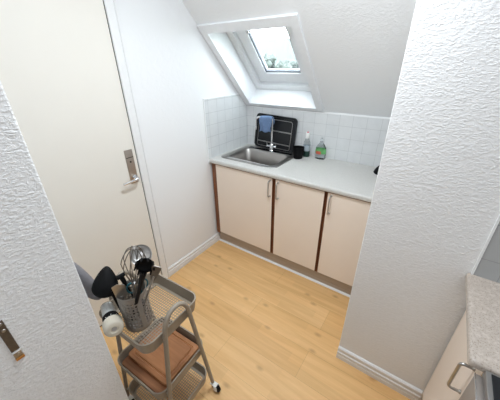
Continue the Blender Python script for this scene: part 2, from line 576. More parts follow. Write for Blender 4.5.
# outside
bm = bmesh.new()
box(bm, -30, 35, 3.0, 70, -4.2, -4.0)
tag(finish('ground', bm, M['grass']), 'lawn outside below the skylight', 'ground', kind='structure')
def house(name, label, x, y, w, d, zb, h, hr):
    r = empty(name, (x, y, zb))
    tag(r, label, 'house')
    bm = bmesh.new()
    box(bm, -w/2, w/2, 0, d, 0, h)
    for yy in (0.0, d):
        bm.faces.new([bm.verts.new(p) for p in ((-w/2, yy, h), (w/2, yy, h), (w/2, yy, h+0.01), (-w/2, yy, h+0.01))])
    finish('house_walls', bm, M['plaster_out'], r)
    bm = bmesh.new()
    loft(bm, [[(-w/2-0.4, -0.4, h), (-w/2-0.4, d/2, h+hr), (-w/2-0.4, d+0.4, h)], [(w/2+0.4, -0.4, h), (w/2+0.4, d/2, h+hr), (w/2+0.4, d+0.4, h)]], cap0=True, cap1=True)
    finish('house_roof', bm, M['roof'], r)
    for k in range(4):
        bm = bmesh.new()
        xx = -w/2+w*(k+0.5)/4
        box(bm, xx-0.55, xx+0.55, -0.05, 0.02, h-1.7, h-0.4)
        finish('house_window', bm, M['dark_glass'], r)
    return r
house('house', 'pale house with a grey-green roof seen through the skylight', -14.5, 24, 18, 8, -4, 5.6, 2.4)
def tree(x, y, h, r, label, seed):
    rnd = random.Random(seed)
    t = empty('tree', (x, y, -4))
    tag(t, label, 'tree')
    bm = bmesh.new()
    tube(bm, [(0, 0, 0), (0.05, 0, h*0.5), (0, 0.05, h*0.8)], [0.2, 0.15, 0.06], 8)
    finish('trunk', bm, M['bark'], t)
    bm = bmesh.new()
    for k in range(160):
        a, rr, zz = rnd.random()*2*PI, r*math.sqrt(rnd.random())*0.75, h*(0.45+0.5*rnd.random())
        bmesh.ops.create_icosphere(bm, subdivisions=2, radius=r*(0.09+0.10*rnd.random()), matrix=Matrix.Translation((rr*math.cos(a), rr*math.sin(a), zz)))
    for v in bm.verts:
        v.co += Vector((rnd.uniform(-1, 1), rnd.uniform(-1, 1), rnd.uniform(-1, 1)))*0.09
    finish('foliage', bm, M['leaf'], t)
tree(-13.6, 21, 6.4, 2.0, 'leafy tree left of the house outside the skylight', 1)
tree(-8.9, 19, 5.9, 1.9, 'leafy tree right of the house outside the skylight', 2)

# ------------------------------------------------------------------ tiles, trims, baseboards
bm = bmesh.new()
box(bm, 0.006, XP, -0.008, 0, 0.90, SLZ-0.012)
t = finish('tile_panel', bm, M['tile_x'], wb)
bm = bmesh.new()
box(bm, 0.006, XP, -0.009, 0, SLZ-0.012, SLZ-0.004)
finish('tile_edge_strip', bm, M['tile_edge'], wb)
wl = bpy.data.objects['wall_left']
bm = bmesh.new()
yt = -0.6
bm2 = [(0.0, yt), (0.0, 0.0)]
# left tile field is cut by the slope
zc = 1.400
ycut = -(zc-SLZ)/SK
poly = [(yt, 0.9), (0.0, 0.9), (0.0, SLZ-0.005), (ycut, zc-0.005), (yt, zc-0.005)]
fa = [bm.verts.new((0.0, y, z)) for y, z in poly]
fb = [bm.verts.new((0.008, y, z)) for y, z in poly]
bm.faces.new(fb)
bm.faces.new(fa[::-1])
for k in range(5):
    bm.faces.new((fa[k], fa[(k+1) % 5], fb[(k+1) % 5], fb[k]))
finish('tile_panel', bm, M['tile_y'], wl)
bm = bmesh.new()
box(bm, 0, 0.010, yt-0.007, yt, 0.86, zc+0.002)
box(bm, 0, 0.010, yt, ycut, zc-0.005, zc+0.002)
finish('tile_edge_strip', bm, M['tile_edge'], wl)

wblk = bpy.data.objects['wall_block']
XT = 1.868
bm = bmesh.new()
box(bm, XT, XR, YP-0.008, YP, 0.90, 1.45)
tag(finish('tile_panel', bm, M['tile_grey'], wblk), 'grey tile panel')
bm = bmesh.new()
box(bm, XT-0.007, XT, YP-0.010, YP, 0.895, 1.45)
finish('tile_edge_strip', bm, M['tile_edge'], wblk)

def baseboard(name, p, q, nrm, h, label):
    """profiled skirting from p to q on the floor, nrm points into the room"""
    p, q, nrm = Vector(p), Vector(q), Vector(nrm)
    prof = [(0, 0), (0.016, 0), (0.016, h*0.30), (0.011, h*0.33), (0.011, h*0.36), (0.016, h*0.39), (0.016, h*0.60),
            (0.010, h*0.64), (0.010, h*0.68), (0.013, h*0.72), (0.013, h*0.92), (0.006, h), (0, h)]
    bm = bmesh.new()
    loft(bm, [[tuple(e+nrm*a+Vector((0, 0, b))) for a, b in prof] for e in (p, q)], cap0=True, cap1=True)
    tag(finish(name, bm, M['trim']), label, 'baseboard', kind='structure')
baseboard('baseboard_left', (0, -1.212, 0), (0, -0.53, 0), (1, 0, 0), 0.085, 'white ridged baseboard between the door and the kitchen plinth')
baseboard('baseboard_right', (XP-0.0, YP, 0), (1.895, YP, 0), (0, -1, 0), 0.096, 'white ridged baseboard along the textured wall block')

# ------------------------------------------------------------------ door
door = empty('door_1', (0, -1.68, 0))
tag(door, 'plain off-white door with a steel lever handle', 'door', kind='structure')
def local(o, par):
    for v in o.data.vertices: v.co -= par.location
    return o
bm = bmesh.new()
box(bm, -0.0, 0.006, -2.035, -1.2785, 0.008, 2.02, bev=0.002, seg=1)
local(finish('door_leaf', bm, M['door'], door), door)
bm = bmesh.new()
box(bm, 0, 0.004, -2.04, -1.274, 0.002, 2.03)
local(finish('door_gap', bm, M['dark'], door), door)
bm = bmesh.new()
for z0, z1, ya, yb in ((0, 2.09, -1.2745, -1.212),):
    prof = [(0, ya), (0.012, ya), (0.016, ya+0.006), (0.018, ya+0.040), (0.013, ya+0.044), (0.013, ya+0.048), (0.020, ya+0.052), (0.020, yb-0.003), (0.016, yb), (0, yb)]
    loft(bm, [[(a, b, z) for a, b in prof] for z in (0, 2.09)], cap0=True, cap1=True)
box(bm, 0, 0.018, -2.04, -1.2745, 2.025, 2.09)
local(finish('door_architrave', bm, M['trim'], door), door)
hd = empty('door_handle', (0, 0, 0))
hd.parent = door
bm = bmesh.new()
box(bm, 0.006, 0.012, -1.358, -1.302, 0.935, 1.165, bev=0.003)
hp = local(finish('handle_plate', bm, M['old_steel'], hd, 40), door)
hp.data.materials[0] = plain('brushed_handle_plate', (0.46, 0.40, 0.35), 0.35, 1.0)
bm = bmesh.new()
tube(bm, [(0.010, -1.325, 0.975), (0.045, -1.325, 0.975), (0.055, -1.335, 0.975), (0.056, -1.38, 0.972), (0.056, -1.435, 0.970)], [0.010, 0.010, 0.0095, 0.0085, 0.008], 12)
lathe(bm, [(0.018, 0), (0.018, 0.006), (0.012, 0.010)], 20, frame_to((0.011, -1.325, 0.975), (1, 0, 0)))
local(finish('lever', bm, M['chrome'], hd, 50), door)
bm = bmesh.new()
lathe(bm, [(0.006, 0), (0.006, 0.0012)], 14, frame_to((0.0122, -1.33, 1.085), (1, 0, 0)))
box(bm, 0.0122, 0.0132, -1.355, -1.305, 1.112, 1.116)
local(finish('keyhole', bm, M['dark'], hd), door)

# strike plate on the near wall end
sp = empty('strike_plate', (0.842, -2.235, 1.03))
tag(sp, 'worn steel strike plate with a brass lower end on the textured wall end', 'strike plate')
bm = bmesh.new()
box(bm, 0.0, 0.0025, -0.009, 0.009, -0.048, 0.062, bev=0.001, seg=1)
finish('plate', bm, M['old_steel'], sp)
bm = bmesh.new()
box(bm, 0.0, 0.003, -0.009, 0.009, -0.072, -0.0535, bev=0.001, seg=1)
finish('lower_plate', bm, M['steel'], sp)
bm = bmesh.new()
box(bm, 0.0, 0.005, -0.0095, 0.0095, -0.081, -0.0725, bev=0.001, seg=1)
tag(finish('brass_end', bm, M['brass'], sp), 'brass lower end')
bm = bmesh.new()
box(bm, 0.0, 0.0028, -0.009, 0.009, -0.0535, -0.0485)
finish('white_gap_strip', bm, M['window_white'], sp)
for z in (0.030, 0.052, -0.063):
    bm = bmesh.new()
    lathe(bm, [(0.0048, 0), (0.004, 0.0012)], 14, frame_to((0.0026, 0.001, z), (1, 0, 0)))
    finish('screw', bm, M['steel'], sp, 40)

# ------------------------------------------------------------------ sink run: cabinets, worktop, plinth
def bow_handle(parent, p, out, L, r=0.0048, proj=0.032):
    """vertical bow handle: p = middle point on the door face, out = outward direction"""
    p, out = Vector(p), Vector(out)
    h = L/2
    pts = [p+Vector((0, 0, h))]
    c = 0.012
    pts += [p+out*(proj-c)+Vector((0, 0, h))]
    for k in range(1, 6):
        a = k/6*PI/2
        pts.append(p+out*(proj-c+c*math.sin(a))+Vector((0, 0, h-c+c*math.cos(a))))
    pts.append(p+out*proj+Vector((0, 0, h-c)))
    low = [p+out*(q-p).dot(out)+Vector((0, 0, -(q-p).z)) for q in pts]
    pts = pts+low[::-1]
    bm = bmesh.new()
    tube(bm, pts, r, 10)
    for s in (1, -1):
        lathe(bm, [(0.0075, 0), (0.0075, 0.003), (r, 0.006)], 14, frame_to(p+Vector((0, 0, s*h)), out))
    return finish('handle', bm, M['steel'], parent, 50)

def cabinet(x0, x1, dx0, dx1, hx, label, filler=None, ztop=0.862):
    r = empty('base_cabinet', ((x0+x1)/2, -0.30, 0.0))
    tag(r, label, 'cabinet', 'cabinets under the sink worktop')
    L = r.location
    bm = bmesh.new()
    yf = -0.561
    zt = 0.861
    for (a, b, c, d, e_, f) in ((x0, x0+0.016, yf, -0.01, 0.12, zt), (x1-0.016, x1, yf, -0.01, 0.12, zt),
                               (x0+0.016, x1-0.016, yf, -0.01, 0.12, 0.136), (x0+0.016, x1-0.016, -0.02, -0.01, 0.136, zt)):
        box(bm, a, b, c, d, e_, f)
    cb = finish('carcass', bm, M['brown_edge'], r)
    local(cb, r)
    bm = bmesh.new()
    box(bm, dx0, dx1, -0.582, -0.564, 0.138, ztop-0.009, bev=0.0012, seg=1)
    dr = local(finish('door', bm, M['cream'], r), r)
    bm = bmesh.new()
    for (a, b, c, d) in ((dx0-0.004, dx0+0.0002, 0.136, ztop-0.006), (dx1-0.0002, dx1+0.004, 0.136, ztop-0.006), (dx0-0.004, dx1+0.004, ztop-0.0095, ztop-0.005)):
        box(bm, a, b, -0.581, -0.564, c, d)
    local(finish('door_edging', bm, M['brown_edge'], dr), r)
    h = bow_handle(dr, Vector((hx, -0.582, 0.766)), (0, -1, 0), 0.135)
    local(h, r)
    return r
c1 = cabinet(0.018, 0.667, 0.064, 0.650, 0.632, 'wide cream cabinet with brown edges under the sink, leftmost of three')
bm = bmesh.new()
box(bm, 0.0175, 0.0585, -0.580, -0.5615, 0.12, 0.8615, bev=0.001, seg=1)
tag(local(finish('side_panel', bm, M['brown_edge'], c1), c1), 'brown wooden edge panel')
cabinet(0.669, 1.086, 0.680, 1.072, 0.706, 'cream cabinet in the middle, handle beside the wide sink cabinet')
cabinet(1.088, 1.444, 1.097, 1.440, 1.122, 'cream cabinet next to the textured wall block, rightmost of three')

bm = bmesh.new()
box(bm, 0.018, XP-0.003, -0.545, -0.53, 0.0, 0.115)
tag(finish('plinth', bm, M['plinth']), 'taupe wooden plinth board under the cream cabinets', 'plinth')
bm = bmesh.new()
loft(bm, [[(x, -0.545, 0), (x, -0.560, 0), (x, -0.5585, 0.006), (x, -0.551, 0.013), (x, -0.545, 0.013)] for x in (0.018, XP-0.002)], cap0=True, cap1=True)
tag(finish('trim_1', bm, M['trim']), 'thin white strip on the floor along the plinth', 'trim', kind='structure')

# sink opening in the worktop
KX0, KX1, KY0, KY1 = 0.085, 0.575, -0.455, -0.115
bm = bmesh.new()
def worktop_block(bm, x0, x1, y0, y1):
    box(bm, x0, x1, y0, y1, 0.862, 0.90)
box(bm, 0.0, KX0, -0.588, 0, 0.862, 0.90)
box(bm, KX1, XP-0.0, -0.588, 0, 0.862, 0.90)
box(bm, KX0, KX1, -0.588, KY0, 0.862, 0.90)
box(bm, KX0, KX1, KY1, 0, 0.862, 0.90)
prof = [(-0.588, 0.900), (-0.594, 0.8985), (-0.599, 0.8945), (-0.601, 0.888), (-0.601, 0.873), (-0.599, 0.8665), (-0.594, 0.863), (-0.588, 0.862)]
loft(bm, [[(x, a, b) for a, b in prof] for x in (0.0, XP)], cap0=True, cap1=True)
wt = finish('worktop', bm, M['worktop'], None, 40)
tag(wt, 'pale grey speckled worktop with the sink set into it', 'worktop')

# sink
sk = empty('kitchen_sink', (0.335, -0.285, 0.90))
tag(sk, 'stainless steel inset sink in the pale grey worktop', 'sink')
bm = bmesh.new()
def L3(pts, z): return [(x, y, z) for x, y in pts]
def shift(pts, dx, dy): return [(x+dx, y+dy) for x, y in pts]
outer = rrect(0.288, 0.226, 0.05)
lip = rrect(0.282, 0.220, 0.046)
edge = shift(rrect(0.238, 0.166, 0.055), 0, -0.026)
e2 = shift(rrect(0.232, 0.160, 0.052), 0, -0.026)
b1 = shift(rrect(0.215, 0.145, 0.05), 0, -0.026)
b2 = shift(rrect(0.185, 0.120, 0.04), 0, -0.026)
b3 = shift(rrect(0.03, 0.03, 0.029), 0, -0.026)
loft(bm, [L3(outer, 0.0005), L3(outer, 0.003), L3(lip, 0.0055), L3(edge, 0.0035), L3(e2, -0.004), L3(b1, -0.135), L3(b2, -0.150), L3(b3, -0.154)])
finish('basin', bm, M['sink_steel'], sk, 50)
bm = bmesh.new()
lathe(bm, [(0.043, -0.156), (0.040, -0.1515), (0.030, -0.1515), (0.026, -0.157), (0.0, -0.157)], 24, Matrix.Translation((0, -0.026, 0)))
finish('drain', bm, M['chrome'], sk, 40)
bm = bmesh.new()
box(bm, -0.235, 0.235, 0.156, 0.205, 0.0046, 0.0062, bev=0.0015, seg=2)
finish('deck_strip', bm, plain('dark_deck_steel', (0.10, 0.105, 0.115), 0.2, 1.0), sk, 40)

# faucet
FX, FY = 0.352, -0.098
fc = empty('faucet', (FX, FY, 0.905))
tag(fc, 'chrome kitchen faucet with a tall swung spout behind the sink', 'faucet')
bm = bmesh.new()
lathe(bm, [(0.027, 0), (0.027, 0.006), (0.022, 0.010), (0.021, 0.055), (0.017, 0.064), (0.013, 0.07)], 24)
finish('faucet_body', bm, M['chrome'], fc, 40)
bm = bmesh.new()
TX, TY = 0.195-FX, -0.130-FY
H = 0.245
TL = math.hypot(TX, TY)
ux, uy = TX/TL, TY/TL
RB = 0.032
pts = [(0, 0, 0.065), (0, 0, 0.20), (0, 0, H+0.058-RB)]
for k in range(1, 8):
    a = PI/2*k/7
    q = RB*(1-math.cos(a))
    pts.append((ux*q, uy*q, H+0.058-RB+RB*math.sin(a)))
for k in range(0, 8):
    a = PI/2*k/7
    q = TL-RB+RB*math.sin(a)
    pts.append((ux*q, uy*q, H+0.058-RB+RB*math.cos(a)))
pts.append((TX, TY, H-0.030))
tube(bm, pts, 0.0105, 12)
lathe(bm, [(0.0125, 0), (0.0125, 0.03)], 14, Matrix.Translation((TX, TY, H-0.055)))
finish('spout', bm, M['chrome'], fc, 50)
for s in (-1, 1):
    bm = bmesh.new()
    tube(bm, [(s*0.015, 0, 0.04), (s*0.040, 0, 0.04)], [0.009, 0.012], 12)
    tube(bm, [(s*0.040, 0, 0.04), (s*0.052, 0, 0.04)], [0.017, 0.015], 10)
    tube(bm, [(s*0.046, 0, 0.045), (s*0.046, -0.015, 0.075)], [0.005, 0.0045], 8)
    finish('tap_lever', bm, M['chrome'], fc, 50)

# cloth over the spout
bm = bmesh.new()
cols, rows = 15, 22
grid = []
path = []
topz = 0.905+H+0.060
for j in range(rows):
    t = j/(rows-1)
    if t < 0.40:      # front drop
        s_ = t/0.40
        path.append((-0.021-0.006*(1-s_), topz-0.125*(1-s_)+0.0))
    elif t < 0.62:
        a = PI*(t-0.40)/0.22
        path.append((-0.018*math.cos(a), topz+0.013*math.sin(a)+0.0))
    else:
        s_ = (t-0.62)/0.38
        path.append((0.020+0.004*s_, topz-0.095*s_))
CX0, CX1 = FX-0.112, FX+0.004
for i in range(cols):
    col = []
    f = i/(cols-1)
    for j, (oy, z) in enumerate(path):
        fall = max(0, (topz-z))
        x = CX0+(CX1-CX0)*f+0.006*math.sin(j*0.7+f*3)
        bx = (x-FX)/TX
        yb_ = FY+TY*bx
        arch = -0.004*(2*f-1)**2
        wave = 0.007*math.sin(f*11+0.6)*min(1, fall/0.05)
        col.append(bm.verts.new((x, yb_+oy+wave, z+arch+(0.008*math.sin(f*9) if fall > 0.08 else 0))))
    grid.append(col)
for i in range(cols-1):
    for j in range(rows-1):
        bm.faces.new((grid[i][j], grid[i+1][j], grid[i+1][j+1], grid[i][j+1]))
cl = finish('dish_cloth', bm, M['blue_cloth'], None, 80)
sm = cl.modifiers.new('thickness', 'SOLIDIFY')
sm.thickness = 0.004
sm.offset = 0
tag(cl, 'blue dish cloth hung over the faucet spout', 'cloth')

# drainer tray leaning on the tiles
dt = empty('dish_drainer', (0.345, -0.064, 0.9065))
dt.rotation_euler = (math.radians(-6.5), math.radians(2.0), 0)
tag(dt, 'black drainer tray with a wire rack leaning against the tiles behind the faucet', 'dish drainer')
def XZ(pts, y): return [(x, y, z+0.158) for x, z in pts]
bm = bmesh.new()
W, Hh = 0.217, 0.158
loft(bm, [XZ(rrect(W-0.022, Hh-0.022, 0.022), 0.012), XZ(rrect(W-0.018, Hh-0.018, 0.026), -0.004), XZ(rrect(W-0.004, Hh-0.004, 0.034), -0.008), XZ(rrect(W, Hh, 0.036), -0.004), XZ(rrect(W, Hh, 0.036), 0.002),
          XZ(rrect(W-0.014, Hh-0.014, 0.028), 0.004), XZ(rrect(W-0.018, Hh-0.018, 0.026), 0.018)], cap0=True, cap1=True)
finish('drainer_tray', bm, M['black_enamel'], dt, 40)
bm = bmesh.new()
WF = 0.0021
def wire(pts): tube(bm, pts, WF, 6)
tube(bm, [(x, -0.012, z+0.150) for x, z in rrect(W-0.040, Hh-0.030, 0.02)], 0.0022, 6, closed=True)
wire([(-0.177, -0.013, 0.062), (0.177, -0.013, 0.062)])
wire([(-0.177, -0.013, 0.068), (0.177, -0.013, 0.068)])
wire([(-0.02, -0.013, 0.175), (0.177, -0.013, 0.175)])
wire([(-0.02, -0.013, 0.181), (0.177, -0.013, 0.181)])
finish('wire_rack', bm, M['steel'], dt, 60)

# cup
cp = empty('cup', (0.652, -0.150, 0.9))
tag(cp, 'black ribbed cup standing at the sink corner', 'cup')
bm = bmesh.new()
prof = [(0.036, 0.0), (0.038, 0.003), (0.042, 0.03), (0.045, 0.034), (0.046, 0.070), (0.048, 0.074), (0.050, 0.100), (0.047, 0.100), (0.042, 0.036), (0.0, 0.030)]
lathe(bm, prof, 28)
finish('cup_body', bm, M['black'], cp, 40)

# spray bottle with red and white cap
bt = empty('spray_bottle', (0.690, -0.062, 0.9))
tag(bt, 'tall clear bottle with a white and red cap behind the black cup', 'bottle')
bm = bmesh.new()
lathe(bm, [(0.027, 0.0), (0.030, 0.004), (0.030, 0.105), (0.026, 0.130), (0.014, 0.155), (0.012, 0.165)], 24)
finish('bottle_body', bm, M['clear'], bt, 40)
bm = bmesh.new()
lathe(bm, [(0.0285, 0.003), (0.0285, 0.05)], 24)
finish('bottle_liquid', bm, M['dark_green'], bt, 40)
bm = bmesh.new()
lathe(bm, [(0.016, 0.163), (0.017, 0.166), (0.016, 0.205), (0.013, 0.212)], 20)
finish('bottle_cap', bm, M['white_plastic'], bt, 40)
bm = bmesh.new()
lathe(bm, [(0.0085, 0.2085), (0.0085, 0.217), (0.006, 0.220)], 20)
tag(finish('cap_top', bm, M['red'], bt, 40), 'red cap top')
bm = bmesh.new()
pts_l = []
lathe(bm, [(0.0306, 0.055), (0.0306, 0.098)], 24, cap0=False, cap1=False)
finish('bottle_label', bm, plain('pale_blue_label', (0.42, 0.48, 0.52), 0.4), bt, 40)

# dish soap
ds = empty('dish_soap_bottle', (0.818, -0.052, 0.9))
tag(ds, 'squat clear soap bottle with a green and red label beside the tiles', 'bottle')
def oval(a, b, z, n=24): return [(a*math.cos(2*PI*k/n), b*math.sin(2*PI*k/n), z) for k in range(n)]
bm = bmesh.new()
loft(bm, [oval(0.043, 0.026, 0.0), oval(0.046, 0.028, 0.006), oval(0.047, 0.028, 0.05), oval(0.044, 0.027, 0.095), oval(0.030, 0.02, 0.120), oval(0.014, 0.014, 0.138), oval(0.011, 0.011, 0.150)], cap0=True, cap1=True)
finish('bottle_body', bm, M['clear'], ds, 50)
bm = bmesh.new()
loft(bm, [oval(0.0478, 0.0288, 0.048), oval(0.0460, 0.0280, 0.090)])
finish('bottle_label', bm, M['green'], ds, 50)
bm = bmesh.new()
n = 24
ks = [k for k in range(15, 19)]
for (z0, z1, A, B) in ((0.044, 0.070, 0.0490, 0.0300),):
    for k in ks:
        a0, a1 = 2*PI*k/n, 2*PI*(k+1)/n
        quad(bm, [(A*math.cos(a0), B*math.sin(a0), z0), (A*math.cos(a1), B*math.sin(a1), z0), (A*math.cos(a1), B*math.sin(a1), z1), (A*math.cos(a0), B*math.sin(a0), z1)])
o = finish('label_flash', bm, M['redlabel'], ds)
tag(o, 'red patch of the label')
bm = bmesh.new()
lathe(bm, [(0.013, 0.146), (0.013, 0.170), (0.006, 0.178), (0.005, 0.190)], 16)
finish('bottle_cap', bm, M['clear'], ds, 40)

# black bowl beside the wall block
bm = bmesh.new()
prof = [(0.068, 0.0), (0.0695, 0.004), (0.066, 0.016), (0.056, 0.036), (0.040, 0.056), (0.026, 0.068), (0.024, 0.074), (0.018, 0.075)]
lathe(bm, prof, 30)
bl = finish('bowl', bm, M['black'], None, 40, (1.350, -0.125, 0.9))
tag(bl, 'small black bowl turned upside down where worktop meets the white wall block', 'bowl')

# ------------------------------------------------------------------ right-hand worktop, cabinet and cooker
X2, Y2 = 1.8506, -1.505
bm = bmesh.new()
pl = [(XR-0.001, YP-0.001), (X2, YP-0.001)]
cr = 0.012
for k in range(7):
    a = PI+PI/2*k/6
    pl.append((X2+cr+cr*math.cos(a), Y2+cr+cr*math.sin(a)))
pl.append((XR-0.001, Y2))
cxc, cyc = sum(p[0] for p in pl)/len(pl), sum(p[1] for p in pl)/len(pl)
def inset(d): # pull the visible front and end edges in by d
    out = []
    for x, y in pl:
        out.append((x+d if x < X2+0.03 else x, y+d if y < Y2+0.03 else y))
    return out
loft(bm, [L3(inset(0.006), 0.870), L3(inset(0), 0.876), L3(inset(0), 0.891), L3(inset(0.003), 0.897), L3(inset(0.009), 0.9)], cap0=True, cap1=True)
tag(finish('worktop', bm, M['worktop2'], None, 40), 'beige speckled worktop at the right edge with a rounded corner', 'worktop')

CX = 1.895
c2 = empty('base_cabinet', (2.15, -1.29, 0))
tag(c2, 'cream cabinet under the beige worktop beside the cooker', 'cabinet')
bm = bmesh.new()
box(bm, CX+0.018, XR-0.01, YP-0.402, YP-0.386, 0.10, 0.869)
box(bm, CX+0.018, XR-0.01, YP-0.034, YP-0.018, 0.10, 0.869)
box(bm, CX+0.018, XR-0.01, YP-0.386, YP-0.034, 0.10, 0.116)
box(bm, XR-0.02, XR-0.01, YP-0.386, YP-0.034, 0.116, 0.869)
box(bm, CX+0.06, CX+0.075, YP-0.402, YP-0.018, 0.0, 0.10)
local(finish('carcass', bm, M['cream'], c2), c2)
bm = bmesh.new()
box(bm, CX, CX+0.017, -1.482, YP-0.018, 0.11, 0.866, bev=0.0012, seg=1)
dr = local(finish('door', bm, M['cream'], c2), c2)
h = bow_handle(dr, Vector((CX, -1.432, 0.730)), (-1, 0, 0), 0.128, r=0.0052, proj=0.036)
local(h, c2)

ck = empty('cooker', (2.15, -1.80, 0))
tag(ck, 'steel cooker with a black hob at the right edge beside the beige worktop', 'cooker')
CY0, CY1 = -2.10, -1.508
bm = bmesh.new()
box(bm, 1.900, XR-0.02, CY0, CY1, 0.02, 0.868, bev=0.003)
local(finish('cooker_body', bm, M['grey_plastic'], ck), ck)
bm = bmesh.new()
box(bm, 1.873, 1.8995, CY0, CY1, 0.72, 0.862, bev=0.002)
fp = local(finish('control_panel', bm, plain('taupe_steel_panel', (0.40, 0.36, 0.33), 0.45, 0.6), ck, 40), ck)
bm = bmesh.new()
box(bm, 1.8715, 1.8735, CY0, CY1, 0.858, 0.864)
local(finish('panel_edge', bm, M['chrome'], fp), ck)
for k in range(5):
    bm = bmesh.new()
    lathe(bm, [(0.019, 0), (0.019, 0.006), (0.015, 0.008), (0.014, 0.024), (0.012, 0.026)], 20, frame_to((1.873, -1.68-0.085*k, 0.79), (-1, 0, 0)))
    local(finish('knob', bm, M['black'], fp, 40), ck)
bm = bmesh.new()
box(bm, 1.880, 1.8995, CY0, CY1, 0.22, 0.715, bev=0.003)
od = local(finish('oven_door', bm, plain('oven_door_steel', (0.42, 0.39, 0.36), 0.4, 0.7), ck, 40), ck)
bm = bmesh.new()
box(bm, 1.8785, 1.880, CY0+0.08, CY1-0.08, 0.29, 0.62)
local(finish('oven_window', bm, M['black_enamel'], od), ck)
bm = bmesh.new()
tube(bm, [(1.880, CY1-0.05, 0.675), (1.842, CY1-0.05, 0.675), (1.838, CY1-0.06, 0.675), (1.838, CY0+0.06, 0.675), (1.842, CY0+0.05, 0.675), (1.880, CY0+0.05, 0.675)], 0.007, 10)
local(finish('oven_handle', bm, M['chrome'], od, 50), ck)
bm = bmesh.new()
box(bm, 1.886, XR-0.02, CY0, CY1, 0.868, 0.893, bev=0.003)
tp = local(finish('hob_frame', bm, M['steel'], ck, 40), ck)
bm = bmesh.new()
box(bm, 1.898, XR-0.05, CY0+0.012, CY1-0.008, 0.8932, 0.896, bev=0.001, seg=1)
gl = local(finish('hob_glass', bm, M['black_enamel'], tp), ck)
for (x, y, r) in ((2.04, -1.67, 0.09), (2.04, -1.93, 0.075), (2.29, -1.67, 0.075), (2.29, -1.93, 0.09)):
    bm = bmesh.new()
    lathe(bm, [(r, 0), (r, 0.0006), (r-0.003, 0.0006), (r-0.003, 0)], 32, Matrix.Translation((x, y, 0.8961)), cap0=False, cap1=False)
    local(finish('cooking_zone', bm, M['grey_plastic'], gl), ck)

# ------------------------------------------------------------------ trolley
cart = empty('utility_cart', (0.766, -1.8205, 0.0), math.radians(3.0))
tag(cart, 'grey-beige three-tier metal utility cart on casters', 'cart')
HX, HY = 0.159, 0.149
def tray_mesh(bm, top, h):
    z0 = top-h
    r = 0.045
    ol = rrect(HX, HY, r, 8)
    ob = rrect(HX-0.006, HY-0.006, r-0.004, 8)
    il = rrect(HX-0.003, HY-0.003, r-0.003, 8)
    ib = rrect(HX-0.009, HY-0.009, r-0.006, 8)
    rim = rrect(HX+0.003, HY+0.003, r+0.003, 8)
    lf = lambda pts, z: [(x, y, z) for x, y in pts]
    ibi = rrect(HX-0.022, HY-0.022, r-0.018, 8)
    loft(bm, [lf(ibi, z0+0.0015), lf(ib, z0+0.0015), lf(il, top-0.003), lf(il, top), lf(rim, top), lf(rim, top-0.007), lf(ol, top-0.009), lf(ob, z0), lf(ibi, z0), lf(ibi, z0+0.0015)])
def mesh_bottom():
    """perforated sheet: square cells each with a hole"""
    bm = bmesh.new()
    nx, ny = 23, 22
    X, Y = HX-0.021, HY-0.021
    dx, dy = 2*X/nx, 2*Y/ny
    gv = {}
    def g(i, j):
        if (i, j) not in gv:
            gv[(i, j)] = bm.verts.new((-X+dx*i, -Y+dy*j, 0))
        return gv[(i, j)]
    cr_ = 0.027
    for i in range(nx):
        for j in range(ny):
            cx, cy = -X+dx*(i+.5), -Y+dy*(j+.5)
            qx, qy = abs(cx)-(X-cr_), abs(cy)-(Y-cr_)
            if qx > 0 and qy > 0 and math.hypot(qx, qy) > cr_: continue
            o = [g(i, j), g(i+1, j), g(i+1, j+1), g(i, j+1)]
            hx, hy = dx*0.39, dy*0.39
            n = [bm.verts.new(p) for p in ((cx-hx, cy-hy, 0), (cx+hx, cy-hy, 0), (cx+hx, cy+hy, 0), (cx-hx, cy+hy, 0))]
            for k in range(4):
                bm.faces.new((o[k], o[(k+1) % 4], n[(k+1) % 4], n[k]))
    r = bmesh.ops.extrude_face_region(bm, geom=list(bm.faces))
    for v in [x for x in r['geom'] if isinstance(x, bmesh.types.BMVert)]: v.co.z += 0.0012
    return bm
mb = None
for top, hh in ((0.720, 0.062), (0.395, 0.062), (0.150, 0.062)):
    bm = bmesh.new()
    tray_mesh(bm, top, hh)
    tr = finish('tray', bm, M['cart'], cart, 40)
    if mb is None:
        b_ = mesh_bottom()
        mo = finish('mesh_bottom', b_, M['cart'], tr)
        mb = mo
    else:
        mo = mb.copy()
        COL.objects.link(mo)
        mo.parent = tr
    mo.location = (0, 0, top-hh)
